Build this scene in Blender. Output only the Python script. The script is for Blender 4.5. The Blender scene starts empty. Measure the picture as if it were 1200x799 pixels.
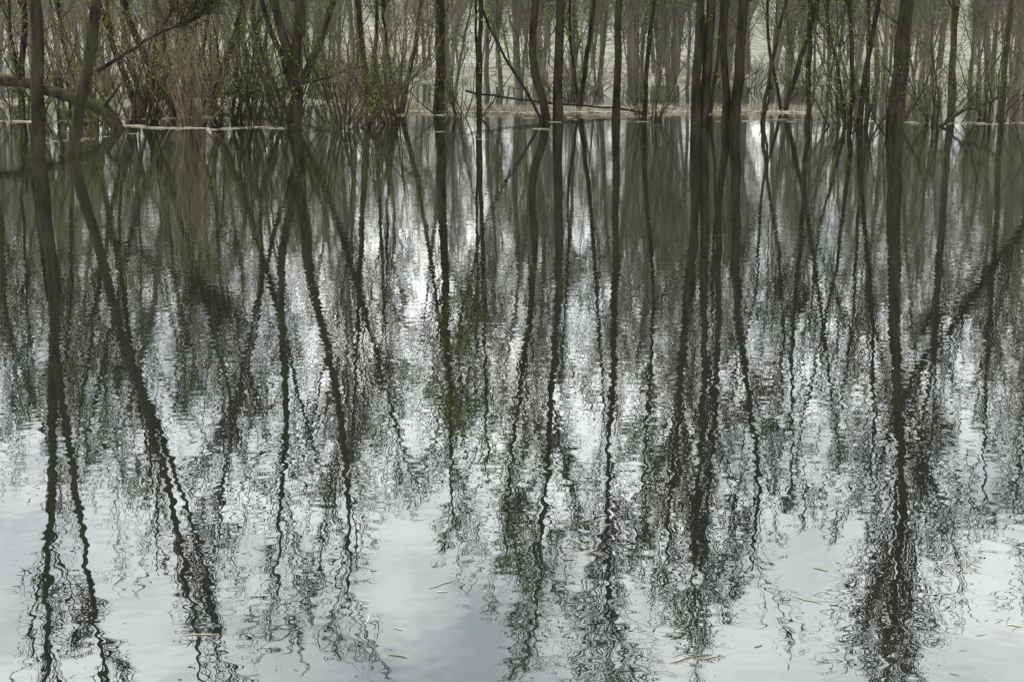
import bpy, math, numpy as np
from mathutils import Vector
rng = np.random.default_rng(11)
scene = bpy.context.scene
scene.view_settings.view_transform = 'Standard'
scene.view_settings.look = 'None'
scene.view_settings.exposure = 0

# ------------------------------------------------------------------ materials
def new_mat(name):
    m = bpy.data.materials.new(name); m.use_nodes = True
    nt = m.node_tree; nt.nodes.clear()
    return m, nt, nt.nodes, nt.links

def bark(name, c1, c2, scale=6.0, moss=None):
    m, nt, N, L = new_mat(name)
    out = N.new('ShaderNodeOutputMaterial'); b = N.new('ShaderNodeBsdfPrincipled')
    tc = N.new('ShaderNodeTexCoord'); mp = N.new('ShaderNodeMapping')
    mp.inputs['Scale'].default_value = (1, 1, .25)
    n = N.new('ShaderNodeTexNoise'); n.inputs['Scale'].default_value = scale; n.inputs['Detail'].default_value = 6
    r = N.new('ShaderNodeValToRGB')
    r.color_ramp.elements[0].position = .35; r.color_ramp.elements[0].color = (*c1, 1)
    r.color_ramp.elements[1].position = .68; r.color_ramp.elements[1].color = (*c2, 1)
    L.new(tc.outputs['Object'], mp.inputs['Vector']); L.new(mp.outputs[0], n.inputs['Vector'])
    L.new(n.outputs[0], r.inputs[0])
    col = r.outputs[0]
    if moss:
        n3 = N.new('ShaderNodeTexNoise'); n3.inputs['Scale'].default_value = 1.1; n3.inputs['Detail'].default_value = 5
        r3 = N.new('ShaderNodeValToRGB'); r3.color_ramp.elements[0].position = .48; r3.color_ramp.elements[1].position = .64
        L.new(tc.outputs['Object'], n3.inputs['Vector']); L.new(n3.outputs[0], r3.inputs[0])
        mx = N.new('ShaderNodeMix'); mx.data_type = 'RGBA'; mx.inputs[7].default_value = (*moss, 1)
        L.new(r3.outputs[0], mx.inputs[0]); L.new(col, mx.inputs[6]); col = mx.outputs[2]
    L.new(col, b.inputs['Base Color'])
    b.inputs['Roughness'].default_value = .9
    b.inputs['Specular IOR Level'].default_value = .15
    bp = N.new('ShaderNodeBump'); bp.inputs['Distance'].default_value = .03; bp.inputs['Strength'].default_value = .8
    n2 = N.new('ShaderNodeTexNoise'); n2.inputs['Scale'].default_value = scale * 5; n2.inputs['Detail'].default_value = 4
    L.new(mp.outputs[0], n2.inputs['Vector']); L.new(n2.outputs[0], bp.inputs['Height'])
    L.new(bp.outputs[0], b.inputs['Normal']); L.new(b.outputs[0], out.inputs[0])
    return m

def leafmat(name, c1, c2):
    m, nt, N, L = new_mat(name)
    out = N.new('ShaderNodeOutputMaterial')
    g = N.new('ShaderNodeNewGeometry'); r = N.new('ShaderNodeValToRGB')
    r.color_ramp.elements[0].color = (*c1, 1); r.color_ramp.elements[1].color = (*c2, 1)
    L.new(g.outputs['Random Per Island'], r.inputs[0])
    d = N.new('ShaderNodeBsdfDiffuse'); t = N.new('ShaderNodeBsdfTranslucent'); mx = N.new('ShaderNodeMixShader')
    mx.inputs[0].default_value = .45
    L.new(r.outputs[0], d.inputs[0]); L.new(r.outputs[0], t.inputs[0])
    L.new(d.outputs[0], mx.inputs[1]); L.new(t.outputs[0], mx.inputs[2]); L.new(mx.outputs[0], out.inputs[0])
    return m

BARK_DARK = bark('bark_dark', (.011, .0095, .007), (.06, .049, .034), moss=(.034, .041, .015))
BARK_MID = bark('bark_mid', (.026, .023, .016), (.095, .082, .056), moss=(.052, .062, .024))
BARK_FAR_HAZE = bark('bark_far_haze', (.10, .092, .072), (.20, .187, .15), 2)  # distance haze painted into the colour: paler bark than the nearer trunks
TWIG_TAN = bark('twig_tan', (.10, .08, .052), (.26, .21, .14))
LEAF = leafmat('young_leaf', (.16, .22, .03), (.36, .46, .09))
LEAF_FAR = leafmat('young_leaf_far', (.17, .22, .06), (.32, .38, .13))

# ------------------------------------------------------------------ vectorised branch growth
def norm(v): return v / np.maximum(np.linalg.norm(v, axis=-1, keepdims=True), 1e-9)

def resample(pts, n):
    pts = np.asarray(pts, float)
    s = np.r_[0, np.cumsum(np.linalg.norm(np.diff(pts, axis=0), axis=1))]
    t = np.linspace(0, s[-1], n)
    out = np.stack([np.interp(t, s, pts[:, i]) for i in range(3)], 1)
    for _ in range(3):
        out[1:-1] = .25 * out[:-2] + .5 * out[1:-1] + .25 * out[2:]
    return out

def kids(P, R, k, t0, ratio, ang, up, n, wander, rmin, t1=.98, rfac=.6, Lmin=.25, fall=.75):
    M, m, _ = P.shape
    idx = np.repeat(np.arange(M), k)
    t = t0 + (t1 - t0) * ((np.tile(np.arange(k), M) + rng.random(M * k)) / k)
    f = t * (m - 1); i = np.minimum(f.astype(int), m - 2); w = (f - i)[:, None]
    base = P[idx, i] * (1 - w) + P[idx, i + 1] * w
    r0 = (R[idx, i] * (1 - w[:, 0]) + R[idx, i + 1] * w[:, 0]) * rfac
    tan = norm(P[idx, i + 1] - P[idx, i])
    perp = rng.normal(size=(M * k, 3)); perp -= (perp * tan).sum(1, keepdims=True) * tan; perp = norm(perp)
    a = np.radians(rng.uniform(ang[0], ang[1], M * k))[:, None]
    d = norm(np.cos(a) * tan + np.sin(a) * perp + np.array([0, 0, up * .8]))
    plen = np.linalg.norm(np.diff(P, axis=1), axis=2).sum(1)
    ln = np.maximum(plen[idx] * ratio * (1.15 - fall * t) * rng.uniform(.55, 1.3, M * k), Lmin)
    C = np.zeros((M * k, n, 3)); C[:, 0] = base
    st = (ln / (n - 1))[:, None]
    for j in range(1, n):
        d = norm(d + rng.normal(size=d.shape) * wander + np.array([0, 0, up * .22]))
        C[:, j] = C[:, j - 1] + d * st
    r0 = np.maximum(r0, rmin * 1.2)
    RR = r0[:, None] + (rmin - r0[:, None]) * np.linspace(0, 1, n)[None] ** .8
    return C, RR

def tubes(P, R, sides):
    M, n, _ = P.shape
    T = np.empty_like(P); T[:, 1:-1] = P[:, 2:] - P[:, :-2]; T[:, 0] = P[:, 1] - P[:, 0]; T[:, -1] = P[:, -1] - P[:, -2]
    T = norm(T)
    mt = np.abs(T.mean(1)); ref = np.zeros((M, 1, 3)); k = np.argmin(mt, 1); ref[np.arange(M), 0, k] = 1
    U = norm(np.cross(T, ref)); V = np.cross(T, U)
    a = np.arange(sides) * 2 * np.pi / sides
    ring = U[:, :, None] * np.cos(a)[None, None, :, None] + V[:, :, None] * np.sin(a)[None, None, :, None]
    v = (P[:, :, None] + ring * R[:, :, None, None]).reshape(-1, 3)
    b = (np.arange(M) * n * sides)[:, None, None]; r = (np.arange(n - 1) * sides)[None, :, None]; s = np.arange(sides)[None, None]
    s2 = (s + 1) % sides
    q = np.stack([b + r + s, b + r + s2, b + r + sides + s2, b + r + sides + s], -1).reshape(-1, 4)
    return v, q

def leaves(P, per, size, t0=.3):
    M, n, _ = P.shape
    idx = np.repeat(np.arange(M), per)
    t = rng.uniform(t0, 1, len(idx)) * (n - 1); i = np.minimum(t.astype(int), n - 2); w = (t - i)[:, None]
    c = P[idx, i] * (1 - w) + P[idx, i + 1] * w + rng.normal(size=(len(idx), 3)) * size * .5
    a = norm(rng.normal(size=c.shape)); b = norm(np.cross(a, rng.normal(size=c.shape)))
    s = size * rng.uniform(.5, 1.2, len(idx))[:, None]
    a = a * s; b = b * s * .45
    v = np.stack([c - a, c - b, c + a, c + b], 1).reshape(-1, 3)
    return v, np.arange(len(idx) * 4).reshape(-1, 4)

def make_mesh(name, parts, mats):
    vs, qs, mi, off = [], [], [], 0
    for v, q, m in parts:
        vs.append(v); qs.append(q + off); mi.append(np.full(len(q), m)); off += len(v)
    v = np.concatenate(vs).astype(np.float32); q = np.concatenate(qs).astype(np.int32); mi = np.concatenate(mi).astype(np.int32)
    me = bpy.data.meshes.new(name)
    me.vertices.add(len(v)); me.vertices.foreach_set('co', v.ravel())
    me.loops.add(q.size); me.loops.foreach_set('vertex_index', q.ravel())
    me.polygons.add(len(q)); me.polygons.foreach_set('loop_start', (np.arange(len(q)) * 4).astype(np.int32))
    for m in mats: me.materials.append(m)
    me.polygons.foreach_set('material_index', mi)
    me.polygons.foreach_set('use_smooth', np.ones(len(q), bool))
    me.update(calc_edges=True)
    return me

def put(name, me, loc=(0, 0, 0), rot=0, sc=1, parent=None):
    o = bpy.data.objects.new(name, me); scene.collection.objects.link(o)
    o.location = loc; o.rotation_euler = (0, 0, rot); o.scale = (sc, sc, sc)
    if parent: o.parent = parent
    return o

def tree_parts(stems, k=(12, 7, 5, 3), t0=.3, leaf=0, leafsize=.042, spread=1.0, twig=.0075, jitter=.022, limb=.36, shoots=22, fall=.55):
    """stems: list of (points, r_base, r_top)"""
    parts = []
    n = 22
    P = np.stack([resample(s[0], n) for s in stems])
    z = rng.normal(size=P.shape) * jitter; z[:, :, 2] = 0; z[:, 0] = 0
    P = P + z
    R = np.stack([s[2] + (s[1] - s[2]) * (1 - np.linspace(0, 1, n)) ** .85 for s in stems])
    R[:, 0] *= 1.35; R[:, 1] *= 1.12
    v, q = tubes(P, R, 9); parts.append((v, q, 0))
    P1, R1 = kids(P, R, k[0], t0, limb, (20 * spread, 50 * spread), .35, 9, .11, .013, rfac=.38, fall=fall)
    v, q = tubes(P1, R1, 5); parts.append((v, q, 0))
    P2, R2 = kids(P1, R1, k[1], .15, .5, (20, 55), .18, 7, .15, .0095, rfac=.55)
    v, q = tubes(P2, R2, 4); parts.append((v, q, 0))
    P3, R3 = kids(P2, R2, k[2], .1, .55, (20, 60), .1, 5, .18, twig, rfac=.6)
    v, q = tubes(P3, R3, 3); parts.append((v, q, 0))
    Ps, Rs = kids(P, R, shoots, .12, .11, (30, 75), .3, 6, .15, twig, rfac=.12)
    v, q = tubes(Ps, Rs, 3); parts.append((v, q, 0))
    last = P3
    if k[3]:
        P4, R4 = kids(P3, R3, k[3], .1, .6, (20, 60), .03, 4, .2, twig * .7, rfac=.8)
        v, q = tubes(P4, R4, 3); parts.append((v, q, 0)); last = P4
    if leaf:
        v, q = leaves(last, leaf, leafsize); parts.append((v, q, 1))
        v, q = leaves(Ps, leaf * 9, leafsize); parts.append((v, q, 1))
    return parts

def stem(y, pts, r0, r1=.022, dy=0.0, y0=None):
    """pts: list of (X, Z) in metres; y base distance; dy lean in depth by the top"""
    zt = pts[-1][1]
    P = [(pts[0][0] - (pts[1][0] - pts[0][0]) * .1, y, -.7)] if y0 is None else []
    for x, z in pts: P.append((x, y + dy * max(z, 0) / zt, z))
    return (P, r0, r1)

M_D = [BARK_DARK, LEAF]
M_M = [BARK_MID, LEAF]
def hero(name, stems, mats=M_D, **kw):
    base = np.array(stems[0][0][0]); base[2] = 0
    st = [([tuple(np.array(p) - base) for p in s[0]], s[1], s[2]) for s in stems]
    me = make_mesh(name, tree_parts(st, **kw), mats)
    return put(name, me, tuple(base))

NT = 'bare_tree'
# near pair on the left
hero(NT, [stem(29, [(-9.64, 0), (-9.47, 2), (-9.57, 4.3), (-9.87, 6.7), (-10.17, 9.4), (-10.4, 12), (-10.5, 14.2)], .15, dy=.6),
          stem(29.2, [(-9.56, 4.2), (-9.4, 6), (-9.15, 8.4), (-8.9, 11), (-8.7, 13.2)], .09, dy=-.3, y0=1)], k=(12, 6, 5, 2), t0=.45, limb=.17, spread=.8)
hero(NT, [stem(29, [(-8.96, 0), (-8.57, 1.5), (-8.2, 3.8), (-7.7, 5.6), (-7.3, 7.8), (-7.1, 10), (-7.0, 12)], .13, dy=.8),
          stem(29.2, [(-8.0, 4.6), (-7.4, 6.5), (-6.9, 8.6), (-6.6, 10.8)], .06, dy=.8, y0=1),
          stem(29.2, [(-8.5, 1.7), (-7.9, 2.05), (-7.2, 2.5), (-6.5, 2.7), (-5.9, 3.4)], .045, .01, dy=.8, y0=1)], k=(10, 5, 4, 2), t0=.45, limb=.2, spread=.8)
# forked tree
hero(NT, [stem(40, [(-6.06, 0), (-5.97, 1.6), (-5.7, 4.5), (-4.95, 8.3), (-4.8, 12), (-4.9, 14.4)], .19, dy=.5),
          stem(40.1, [(-6.0, 1.5), (-6.5, 3.0), (-6.6, 4.8), (-6.5, 8.3), (-6.8, 11.4), (-7, 13.9)], .13, dy=-.5, y0=1),
          stem(40.1, [(-6.05, 1.0), (-6.9, 3.2), (-7.9, 7), (-8.6, 10), (-8.9, 12.4)], .08, dy=1, y0=1)], k=(14, 7, 6, 2), t0=.4, limb=.3)
hero(NT, [stem(50, [(-2.52, 0), (-2.45, 3.5), (-2.4, 6.5), (-2.26, 10.6), (-2.2, 13.4), (-2.3, 15)], .2, dy=.5)], k=(20, 7, 6, 2), leaf=1, limb=.3, t0=.35)
hero(NT, [stem(44, [(1.15, 0), (.72, 1), (.55, 2.6), (.8, 4.1), (.41, 7.4), (-.08, 11.3), (-.2, 14)], .14, dy=.6),
          stem(44.3, [(1.0, .1), (.2, 1.2), (-.9, 3.2), (-1.6, 6), (-1.9, 9)], .05, dy=.5)], k=(15, 7, 5, 3), leaf=3, limb=.28, t0=.45)
hero(NT, [stem(44, [(1.36, 0), (1.42, 2), (1.47, 5), (1.3, 7.7), (1.1, 11.3), (.98, 14), (.7, 16.6)], .16, dy=-.4)], k=(22, 8, 6, 2), leaf=1, limb=.22, t0=.5)
hero(NT, [stem(44, [(3.2, 0), (3.24, 2.8), (3.2, 7.4), (3.09, 11.3), (3.14, 15.4), (3.3, 17.6)], .125)], k=(24, 8, 6, 2), limb=.2, t0=.6, fall=.35)
hero(NT, [stem(44.6, [(4.1, 0), (4.15, 2), (4.55, 5), (4.4, 9.6), (4.4, 13.2)], .08, dy=.6)], k=(14, 7, 6, 2), limb=.25, leaf=2, t0=.5)
hero(NT, [stem(42, [(5.35, 0), (5.43, 3.85), (5.2, 6.45), (5.1, 9.1), (4.9, 12), (4.8, 14)], .15, dy=.3),
          stem(42.2, [(5.63, 0), (5.72, 3), (5.8, 6.4), (5.8, 9.1), (5.7, 11.8), (5.6, 15)], .16, dy=-.4)], k=(15, 7, 5, 3), limb=.25, leaf=1, t0=.48)
hero(NT, [stem(42, [(6.5, 0), (6.6, 2), (6.7, 4.6), (6.97, 7), (7.44, 9.1), (7.65, 11.3), (7.6, 14)], .17, dy=.5),
          stem(42.2, [(6.3, 0), (6.1, 2), (6.15, 4), (6.2, 8.5), (5.95, 12), (5.8, 14.6)], .12, dy=-.5)], k=(15, 7, 5, 3), limb=.26, t0=.48)
hero(NT, [stem(43, [(7.5, 0), (7.75, 2), (8.2, 4), (8.45, 6.3), (8.5, 9)], .07, dy=.6)], k=(9, 5, 4, 2), mats=M_M, leaf=1)
hero(NT, [stem(42, [(8.6, 0), (8.66, 2.5), (8.58, 4.6), (8.5, 6.5), (8.6, 8.6), (8.7, 11.4)], .085, dy=.6)], k=(11, 6, 5, 2), limb=.24)
hero(NT, [stem(40, [(10.65, 0), (10.78, 2), (10.84, 3.6), (11.04, 6.5), (11.4, 9), (11.6, 10.8), (11.6, 12.6), (11.5, 15.2)], .24, dy=.4)],
     k=(30, 9, 6, 3), limb=.29, t0=.48, fall=.36)
hero(NT, [stem(41, [(9.9, 0), (10.0, 1.5), (10.5, 4.4), (10.9, 8), (11, 11)], .085, dy=.8),
          stem(41.2, [(9.7, 0), (9.7, 2), (9.35, 4.6), (8.9, 6.8), (8.4, 9.6)], .075, dy=-.6),
          stem(41.3, [(9.6, 0), (9.3, 1.6), (8.9, 3.2), (8.8, 6)], .05)], k=(11, 6, 5, 2), leaf=1)
# big leaning limb tree at the right
hero(NT, [stem(42, [(17.2, 0), (16.4, 1.4), (15.1, 3.1), (13.6, 5.7), (12.3, 7.5), (11.6, 8.8)], .17, .05, dy=.5),
          stem(42, [(17.4, 0), (17.3, 3), (17.6, 7), (17.2, 12), (17.2, 15)], .2, dy=.5)], k=(18, 7, 5, 2), t0=.3)
for x, y, ln, h, r in [(17.0, 50, .3, 14, .12), (16.2, 53, -.5, 15, .14), (14.6, 48, .2, 12, .09), (18.6, 49, -.6, 14, .12), (12.6, 51, -.5, 12, .09), (-19.6, 53, 1.6, 13, .13), (-18.2, 50, -1.2, 13, .12)]:
    hero(NT, [stem(y, [(x, 0), (x + ln * .3, h * .3), (x + ln * .2, h * .6), (x + ln, h)], r, dy=rng.uniform(-1, 1))], k=(15, 6, 5, 2), mats=M_M, limb=.26, leaf=1)
# crossing, leaning trees behind the left shrubs
for x, y, ln, h, r in [(-11.6, 50, -4.5, 13, .15), (-10.8, 51, 3.6, 14, .16), (-12.2, 47, 2.8, 12, .13), (-7.7, 49, 4.2, 13, .15),
                       (-14.6, 49, 2.2, 13, .14), (-16.4, 48, .6, 12, .12), (-5.2, 53, -1.0, 14, .14), (-3.9, 50, 1.9, 12, .1), (-14.0, 54, -3, 14, .13),
                       (-1.1, 47, .3, 12, .09), (6.9, 50, -1.4, 13, .12), (9.6, 51, 2.4, 13, .11), (2.4, 52, 1.3, 13, .1)]:
    hero(NT, [stem(y, [(x, 0), (x + ln * .3, h * .18), (x + ln * .6, h * .5), (x + ln, h)], r, dy=rng.uniform(-2, 2)),
              stem(y + .2, [(x, 0), (x - ln * .25, h * .2), (x - ln * .25, h * .5), (x - ln * .5, h * .8)], r * .6, dy=rng.uniform(-2, 2))],
         k=(10, 7, 5, 2), leaf=1, limb=.29, t0=.3)

# ------------------------------------------------------------------ willow shrubs: many shoots from the waterline
def shrub_mesh(name, nst, h, spread, rbase=.022, leaf=1, mats=(TWIG_TAN, LEAF), k1=6, k2=3):
    n = 10
    az = rng.uniform(0, 2 * np.pi, nst); tilt = np.radians(spread) * rng.random(nst) ** .7
    ln = h * rng.uniform(.45, 1.2, nst)
    d = np.stack([np.sin(tilt) * np.cos(az), np.sin(tilt) * np.sin(az), np.cos(tilt)], 1)
    P = np.zeros((nst, n, 3)); P[:, 0] = d * [1, 1, 0] * .35 + rng.normal(size=(nst, 3)) * [.14, .14, 0]; P[:, 0, 2] = -.4
    curl = rng.uniform(-.03, .09, nst)[:, None]
    for j in range(1, n):
        d = norm(d + rng.normal(size=d.shape) * .08 + curl * np.array([0, 0, 1]))
        P[:, j] = P[:, j - 1] + d * (ln / (n - 1))[:, None]
    rb = rbase * rng.uniform(.4, 1.7, nst)
    R = rb[:, None] * (1 - .75 * np.linspace(0, 1, n))[None]
    parts = [(*tubes(P, R, 5), 0)]
    P1, R1 = kids(P, R, k1, .12, .38, (15, 50), .15, 6, .13, .006)
    parts.append((*tubes(P1, R1, 3), 0))
    P2, R2 = kids(P1, R1, k2, .15, .45, (15, 50), .1, 4, .15, .005)
    parts.append((*tubes(P2, R2, 3), 0))
    if leaf: parts.append((*leaves(P2, leaf, .032), 1))
    return make_mesh(name, parts, list(mats))
TB = (BARK_MID, LEAF)
sh = [shrub_mesh('willow_shrub', 28, 5.4, 54, rbase=.026, leaf=2), shrub_mesh('willow_shrub', 22, 4.4, 64, rbase=.028, mats=TB, leaf=4), shrub_mesh('willow_shrub', 14, 6.0, 36, rbase=.032, mats=TB, leaf=4),
      shrub_mesh('willow_shrub', 14, 3.8, 66, rbase=.03, mats=TB, leaf=4)]
for x, y, i, s in [(-9.3, 41.5, 0, 1), (-11.0, 43, 1, 1.1), (-6.2, 40.4, 2, .9), (-4.9, 40.5, 1, .9), (-7.6, 42.2, 1, .9), (-8.6, 44, 2, 1), (-12.6, 44, 0, .9),
                   (-14.0, 45, 1, 1), (-15.6, 46, 3, 1.1), (-3.4, 42.5, 2, .7), (-1.6, 46.5, 3, .8), (4.3, 44.4, 3, .7), (-4.2, 43.5, 0, .75),
                   (9.7, 41.2, 3, .9), (10.7, 40.6, 3, .9), (12.9, 43.6, 3, .9), (15.6, 47, 3, .9), (17.6, 45, 3, 1), (-8.9, 29.6, 3, .4), (-18.5, 48, 0, 1)]:
    put('willow_shrub', sh[i], (x, y, 0), rng.uniform(0, 6.28), s)

# ------------------------------------------------------------------ distant woods (one mass)
protoT, protoS = [], []
MF = [BARK_FAR_HAZE, LEAF_FAR]
for i in range(7):
    h = rng.uniform(11, 16); l = rng.uniform(-4, 4)
    st = [([(0, 0, -.8), (l * .25, 0, h * .25), (l * .4, .6, h * .6), (l, .2, h)], rng.uniform(.1, .2), .025)]
    if i % 2: st.append(([(0, 0, -.8), (-l * .5 - .6, .3, h * .35), (-l - .8, -.3, h * .8)], .09, .02))
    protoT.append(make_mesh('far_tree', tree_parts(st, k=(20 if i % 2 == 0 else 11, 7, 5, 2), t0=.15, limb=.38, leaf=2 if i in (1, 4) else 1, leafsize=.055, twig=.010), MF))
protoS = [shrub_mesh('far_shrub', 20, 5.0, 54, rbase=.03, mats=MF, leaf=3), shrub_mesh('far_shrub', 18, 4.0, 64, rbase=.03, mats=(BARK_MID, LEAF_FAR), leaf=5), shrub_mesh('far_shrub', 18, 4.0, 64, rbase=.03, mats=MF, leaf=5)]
mass = bpy.data.objects.new('distant_woods', None); scene.collection.objects.link(mass)
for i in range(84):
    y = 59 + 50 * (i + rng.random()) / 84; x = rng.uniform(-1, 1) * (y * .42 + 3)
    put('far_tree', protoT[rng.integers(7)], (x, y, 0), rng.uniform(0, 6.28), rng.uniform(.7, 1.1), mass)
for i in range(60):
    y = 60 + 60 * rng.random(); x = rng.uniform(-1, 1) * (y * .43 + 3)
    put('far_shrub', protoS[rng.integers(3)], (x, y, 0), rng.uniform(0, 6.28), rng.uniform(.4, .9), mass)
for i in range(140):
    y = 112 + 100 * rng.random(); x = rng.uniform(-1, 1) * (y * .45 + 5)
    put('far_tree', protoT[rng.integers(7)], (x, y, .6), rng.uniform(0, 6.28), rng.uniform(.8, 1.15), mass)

# ------------------------------------------------------------------ ground with emergent banks, water, hill
xs = np.r_[-2500, -1200, -600, -300, -160, np.linspace(-90, 90, 300), 160, 300, 600, 1200, 2500]
ys = np.r_[-2500, -600, -100, -20, 0, 10, 20, 30, np.linspace(36, 150, 260), 180, 220, 300, 380, 450, 520, 700, 1200, 2500]
X, Y = np.meshgrid(xs, ys)
Z = np.full_like(X, -.9)
def wob(X, Y, s, seed):
    r = np.random.default_rng(seed); z = 0
    for _ in range(7):
        a = r.uniform(0, 6.28); f = s * r.uniform(.5, 2); z = z + np.sin((X * np.cos(a) + Y * np.sin(a)) * f + r.uniform(0, 6.28))
    return z / 7
def sm(a, b, v):
    t = np.clip((v - a) / (b - a), 0, 1); return t * t * (3 - 2 * t)
w = wob(X, Y, .35, 3); w2 = wob(X, Y, 1.6, 4)
isl = np.exp(-((Y - 52.5 - 1.5 * wob(X, Y * 0, .2, 5)) / 1.2) ** 2) * sm(-7, -3, X) * (1 - sm(7, 12, X))
Z += isl * (1.0 + .25 * w2 + .15 * w)
isl2 = np.exp(-((Y - 60 - 2 * w) / 2) ** 2) * (1 - sm(-9, -4, X)); Z += isl2 * (1.05 + .2 * w2)
shore = sm(90, 108, Y + 9 * w + 1.5 * w2); Z = np.maximum(Z, -.9 + shore * 1.3 + shore * .12 * w2)
hillm = sm(240, 430, Y) * (20 + 7 * wob(X, Y * 0, .015, 8) + 2.5 * wob(X, Y, .08, 9)) ; Z = Z + np.where(Y > 235, hillm, 0)
nx, ny = len(xs), len(ys)
v = np.stack([X, Y, Z], -1).reshape(-1, 3)
a = (np.arange(ny - 1)[:, None] * nx + np.arange(nx - 1)[None]).ravel()
q = np.stack([a, a + 1, a + nx + 1, a + nx], 1)
m, nt, N, L = new_mat('ground_soil')
out = N.new('ShaderNodeOutputMaterial'); b = N.new('ShaderNodeBsdfPrincipled'); tc = N.new('ShaderNodeTexCoord')
n1 = N.new('ShaderNodeTexNoise'); n1.inputs['Scale'].default_value = .35; n1.inputs['Detail'].default_value = 10; n1.inputs['Roughness'].default_value = .72
r = N.new('ShaderNodeValToRGB'); e = r.color_ramp.elements
e[0].position = .33; e[0].color = (.07, .068, .045, 1); e[1].position = .66; e[1].color = (.36, .35, .33, 1)
e2 = e.new(.5); e2.color = (.165, .165, .125, 1)
L.new(tc.outputs['Object'], n1.inputs['Vector']); L.new(n1.outputs[0], r.inputs[0]); L.new(r.outputs[0], b.inputs['Base Color'])
b.inputs['Roughness'].default_value = 1; L.new(b.outputs[0], out.inputs[0])
put('ground', make_mesh('ground', [(v, q, 0)], [m]))

m, nt, N, L = new_mat('water')
out = N.new('ShaderNodeOutputMaterial')
tc = N.new('ShaderNodeTexCoord')
def noise(scale, detail, sy=1.0, rough=.5, dist=0):
    mp = N.new('ShaderNodeMapping'); mp.inputs['Scale'].default_value = (1, sy, 1)
    n = N.new('ShaderNodeTexNoise'); n.inputs['Scale'].default_value = scale; n.inputs['Detail'].default_value = detail
    n.inputs['Roughness'].default_value = rough; n.inputs['Distortion'].default_value = dist
    L.new(tc.outputs['Object'], mp.inputs[0]); L.new(mp.outputs[0], n.inputs['Vector']); return n.outputs[0]
def math_(op, a, b_, c=None):
    n = N.new('ShaderNodeMath'); n.operation = op
    for i, x in enumerate((a, b_)):
        if isinstance(x, (int, float)): n.inputs[i].default_value = x
        else: L.new(x, n.inputs[i])
    return n.outputs[0]
patch = noise(.16, 2, 2.2)
pm = N.new('ShaderNodeMapRange'); pm.inputs[1].default_value = .35; pm.inputs[2].default_value = .65; pm.inputs[3].default_value = .55; pm.inputs[4].default_value = 1.15
L.new(patch, pm.inputs[0])
h = math_('ADD', math_('MULTIPLY', noise(1.6, 0, 1.3), .36), math_('MULTIPLY', noise(7.0, 1, 1.05), .5))
h = math_('MULTIPLY', h, pm.outputs[0])
bp = N.new('ShaderNodeBump'); bp.inputs['Strength'].default_value = 1; bp.inputs['Distance'].default_value = .0018
L.new(h, bp.inputs['Height'])
fr = N.new('ShaderNodeFresnel'); fr.inputs['IOR'].default_value = 1.33
fac = math_('ADD', math_('MULTIPLY', fr.outputs[0], .7), .29)
gl = N.new('ShaderNodeBsdfGlossy'); gl.inputs['Roughness'].default_value = 0.0; gl.inputs['Color'].default_value = (.975, .985, .975, 1)
df = N.new('ShaderNodeBsdfDiffuse'); df.inputs['Color'].default_value = (.014, .0165, .0125, 1)
mx = N.new('ShaderNodeMixShader')
L.new(bp.outputs[0], gl.inputs['Normal']); L.new(fac, mx.inputs[0]); L.new(df.outputs[0], mx.inputs[1]); L.new(gl.outputs[0], mx.inputs[2])
L.new(mx.outputs[0], out.inputs[0])
v = np.array([(-2500, -2500, 0), (2500, -2500, 0), (2500, 300, 0), (-2500, 300, 0)], float)
put('water', make_mesh('water', [(v, np.array([[0, 1, 2, 3]]), 0)], [m]))

# ------------------------------------------------------------------ logs and floating litter
def log(name, pts, r0, r1, mat=BARK_DARK):
    P = resample(pts, 16)[None]; P = P + rng.normal(size=P.shape) * .03
    R = np.linspace(r0, r1, 16)[None]
    P1, R1 = kids(P, R, 5, .2, .25, (30, 70), .4, 6, .15, .01)
    put(name, make_mesh(name, [(*tubes(P, R, 10), 0), (*tubes(P1, R1, 4), 0)], [mat]))
log('fallen_log', [(-17, 40, 1.35), (-13.9, 40, 1.3), (-12.4, 39.8, 1.0), (-11.2, 39.6, .5), (-10.6, 39.5, -.2)], .12, .17)
log('fallen_log', [(-14.5, 58, .3), (-9, 58, .6), (-6, 57, 1.5)], .12, .05, BARK_MID)
log('fallen_branch', [(-1.6, 50, .75), (1.1, 49.6, .35), (3.6, 49.5, .2), (5.2, 49, -.1)], .04, .03, BARK_DARK)
log('fallen_branch', [(7.4, 43, -.1), (7.6, 43, .4), (7.7, 43, 1.1)], .06, .03, BARK_DARK)
log('fallen_branch', [(12.1, 41, -.1), (12.9, 41, .5), (14.2, 41.5, .8)], .05, .02)

m, nt, N, L = new_mat('dry_reed')
out = N.new('ShaderNodeOutputMaterial'); d = N.new('ShaderNodeBsdfDiffuse'); g = N.new('ShaderNodeNewGeometry'); r = N.new('ShaderNodeValToRGB')
r.color_ramp.elements[0].color = (.18, .15, .10, 1); r.color_ramp.elements[1].color = (.6, .56, .46, 1)
L.new(g.outputs['Random Per Island'], r.inputs[0]); L.new(r.outputs[0], d.inputs[0]); L.new(d.outputs[0], out.inputs[0])
REED = m
def litter(c, ln, rad, jz=.0):
    c = np.asarray(c, float); M = len(c); a = rng.normal(0, .6, M); n = 5
    P = np.zeros((M, n, 3)); P[:, 0] = c
    for j in range(1, n):
        a = a + rng.normal(0, .25, M)
        P[:, j] = P[:, j - 1] + np.stack([np.cos(a), np.sin(a), rng.normal(0, jz, M)], 1) * (ln / (n - 1))[:, None]
    P[:, :, 2] = np.maximum(P[:, :, 2], .001)
    R = np.repeat(rad[:, None], n, 1) * np.array([.5, 1, 1, .9, .4])
    return tubes(P, R, 5)
parts = []
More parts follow.
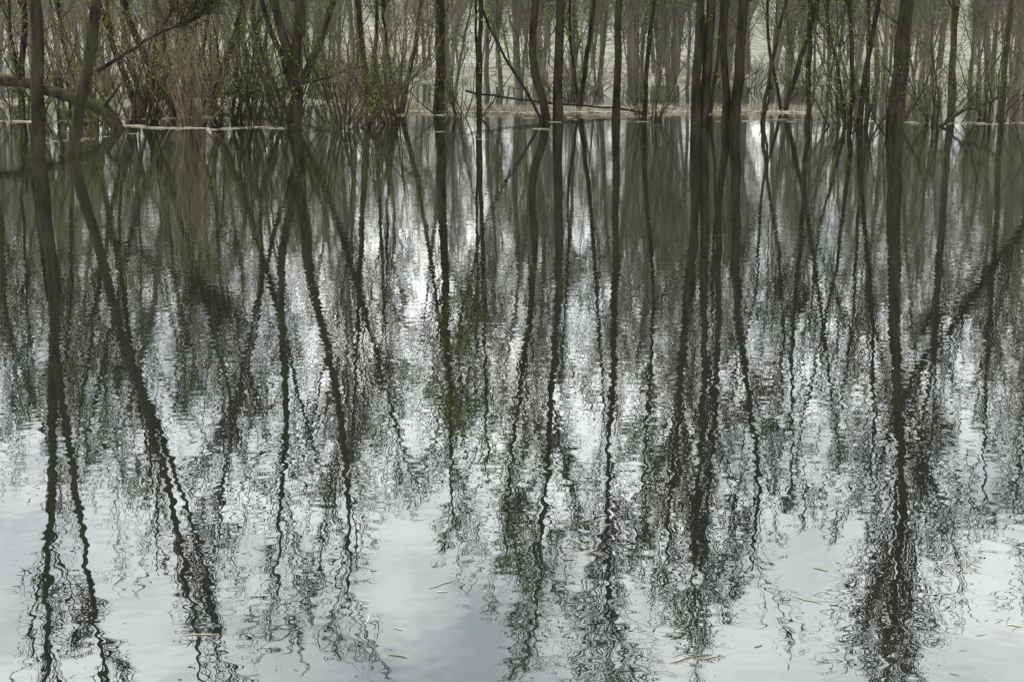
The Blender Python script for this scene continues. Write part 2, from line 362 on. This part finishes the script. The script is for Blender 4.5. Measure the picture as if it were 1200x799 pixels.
near = [(-.33, 5.37), (-.30, 5.33), (-.55, 5.0), (-.44, 4.97), (-.44, 4.73), (-1.6, 5.4), (-1.52, 5.36), (-1.2, 4.9), (.25, 5.97), (.33, 5.8), (.38, 6.1), (.2, 6.2),
        (.55, 4.66), (.66, 4.7), (1.7, 4.9), (1.85, 5.0), (1.5, 4.75), (1.62, 5.3), (1.95, 5.6), (1.1, 5.3), (1.25, 5.6), (1.35, 6.9)]
c = np.array([(x, y, .002) for x, y in near])
parts.append((*litter(c, rng.uniform(.04, .16, len(c)), rng.uniform(.0012, .0024, len(c))), 0))
c = np.stack([rng.uniform(-3, 5, 90), rng.uniform(4.5, 14, 90), np.full(90, .002)], 1)
parts.append((*litter(c, rng.uniform(.008, .045, 90), rng.uniform(.001, .002, 90)), 0))
def line(x0, y0, x1, y1, n, w, l=(.1, .5), rr=(.005, .014)):
    t = rng.random(n); bend = np.sin(t * 7 + x0) * w * 2.5
    c = np.stack([x0 + (x1 - x0) * t, y0 + (y1 - y0) * t + bend + rng.normal(0, w, n), rng.uniform(0, .02, n)], 1)
    parts.append((*litter(c, rng.uniform(*l, n), rng.uniform(*rr, n)), 0))
line(-11.4, 41.2, -8.6, 39.6, 50, .15)
line(-8.4, 39.9, -6.4, 40.4, 36, .15)
line(-16, 44, -9, 46, 80, .3)
line(-12.5, 34, -10, 36, 14, .5, rr=(.004, .007))
line(-5, 47, 9, 48.5, 140, .5)
line(-4, 50.8, 10, 50.8, 600, .25, rr=(.01, .035))
line(6, 44, 17, 43.5, 70, .4)
line(-4, 37, 4, 40, 14, 1.5, rr=(.004, .007))
put('floating_debris', make_mesh('floating_debris', parts, [REED]))

# dead grass tufts on the banks (one mass)
n = 3500
cx = np.r_[rng.uniform(-6, 11, n), rng.uniform(-24, -5, 900), rng.uniform(-50, 50, 4000)]
cy = np.r_[52.5 + rng.normal(0, 1, n), 60 + rng.normal(0, 1.6, 900), rng.uniform(94, 118, 4000)]
M = len(cx); P = np.zeros((M, 3, 3)); P[:, 0] = np.stack([cx, cy, np.full(M, -.02)], 1)
dv = norm(np.stack([rng.normal(0, .5, M), rng.normal(0, .5, M), np.ones(M)], 1)); ln = rng.uniform(.08, .3, M)[:, None]
P[:, 1] = P[:, 0] + dv * ln * .6; P[:, 2] = P[:, 1] + norm(dv + rng.normal(0, .4, (M, 3))) * ln * .5
put('dead_grass', make_mesh('dead_grass', [(*tubes(P, np.tile([.012, .01, .003], (M, 1)), 3), 0)], [REED]))

# ------------------------------------------------------------------ sky and sun
EL, ROT = math.radians(50), math.radians(-60)
wd = bpy.data.worlds.new('World'); scene.world = wd; wd.use_nodes = True
nt = wd.node_tree; N = nt.nodes; L = nt.links; N.clear()
out = N.new('ShaderNodeOutputWorld'); bg = N.new('ShaderNodeBackground'); bg.inputs['Strength'].default_value = .1
sky = N.new('ShaderNodeTexSky'); sky.sky_type = 'NISHITA'; sky.sun_disc = False; sky.sun_elevation = EL; sky.sun_rotation = ROT
tc = N.new('ShaderNodeTexCoord'); mp = N.new('ShaderNodeMapping'); mp.inputs['Scale'].default_value = (1, 1, 2.4); mp.inputs['Location'].default_value = (.9, .2, .35)
cn = N.new('ShaderNodeTexNoise'); cn.inputs['Scale'].default_value = 4.2; cn.inputs['Detail'].default_value = 7; cn.inputs['Roughness'].default_value = .55; cn.inputs['Distortion'].default_value = .5
cr = N.new('ShaderNodeValToRGB'); cr.color_ramp.elements[0].position = .38; cr.color_ramp.elements[1].position = .66
cr.color_ramp.elements[0].color = (13.4, 14.1, 14.6, 1); cr.color_ramp.elements[1].color = (31, 31.3, 31, 1)
# cloud deck: brightest low down, a duller band higher, bright again towards the zenith
sp = N.new('ShaderNodeSeparateXYZ'); er = N.new('ShaderNodeValToRGB'); E = er.color_ramp.elements
E[0].position = .16; E[0].color = (1, 1, 1, 1); E[1].position = .38; E[1].color = (.66, .675, .68, 1)
e3 = E.new(.55); e3.color = (.66, .67, .68, 1); e4 = E.new(.9); e4.color = (.9, .9, .9, 1)
mul = N.new('ShaderNodeMix'); mul.data_type = 'RGBA'; mul.blend_type = 'MULTIPLY'; mul.inputs[0].default_value = 1
mix = N.new('ShaderNodeMix'); mix.data_type = 'RGBA'; mix.inputs[0].default_value = .9
L.new(tc.outputs['Generated'], sp.inputs[0]); L.new(sp.outputs[2], er.inputs[0])
L.new(tc.outputs['Generated'], mp.inputs[0]); L.new(mp.outputs[0], cn.inputs['Vector']); L.new(cn.outputs[0], cr.inputs[0])
L.new(cr.outputs[0], mul.inputs[6]); L.new(er.outputs[0], mul.inputs[7])
L.new(sky.outputs[0], mix.inputs[6]); L.new(mul.outputs[2], mix.inputs[7]); L.new(mix.outputs[2], bg.inputs[0]); L.new(bg.outputs[0], out.inputs[0])
sd = bpy.data.lights.new('sun', 'SUN'); sd.energy = 3.4; sd.angle = math.radians(3); sd.color = (1, .93, .82)
so = bpy.data.objects.new('sun', sd); scene.collection.objects.link(so)
dirv = Vector((math.sin(ROT) * math.cos(EL), math.cos(ROT) * math.cos(EL), math.sin(EL)))
so.rotation_euler = dirv.to_track_quat('Z', 'Y').to_euler()

# ------------------------------------------------------------------ camera
cd = bpy.data.cameras.new('camera'); cd.lens = 50; cd.sensor_width = 36; cd.clip_end = 6000; cd.clip_start = .1
co = bpy.data.objects.new('camera', cd); scene.collection.objects.link(co)
co.location = (0, 0, 2.1); co.rotation_euler = (math.radians(90 - 11.5), 0, 0)
scene.camera = co
print('tris', sum(len(me.polygons) for me in bpy.data.meshes))
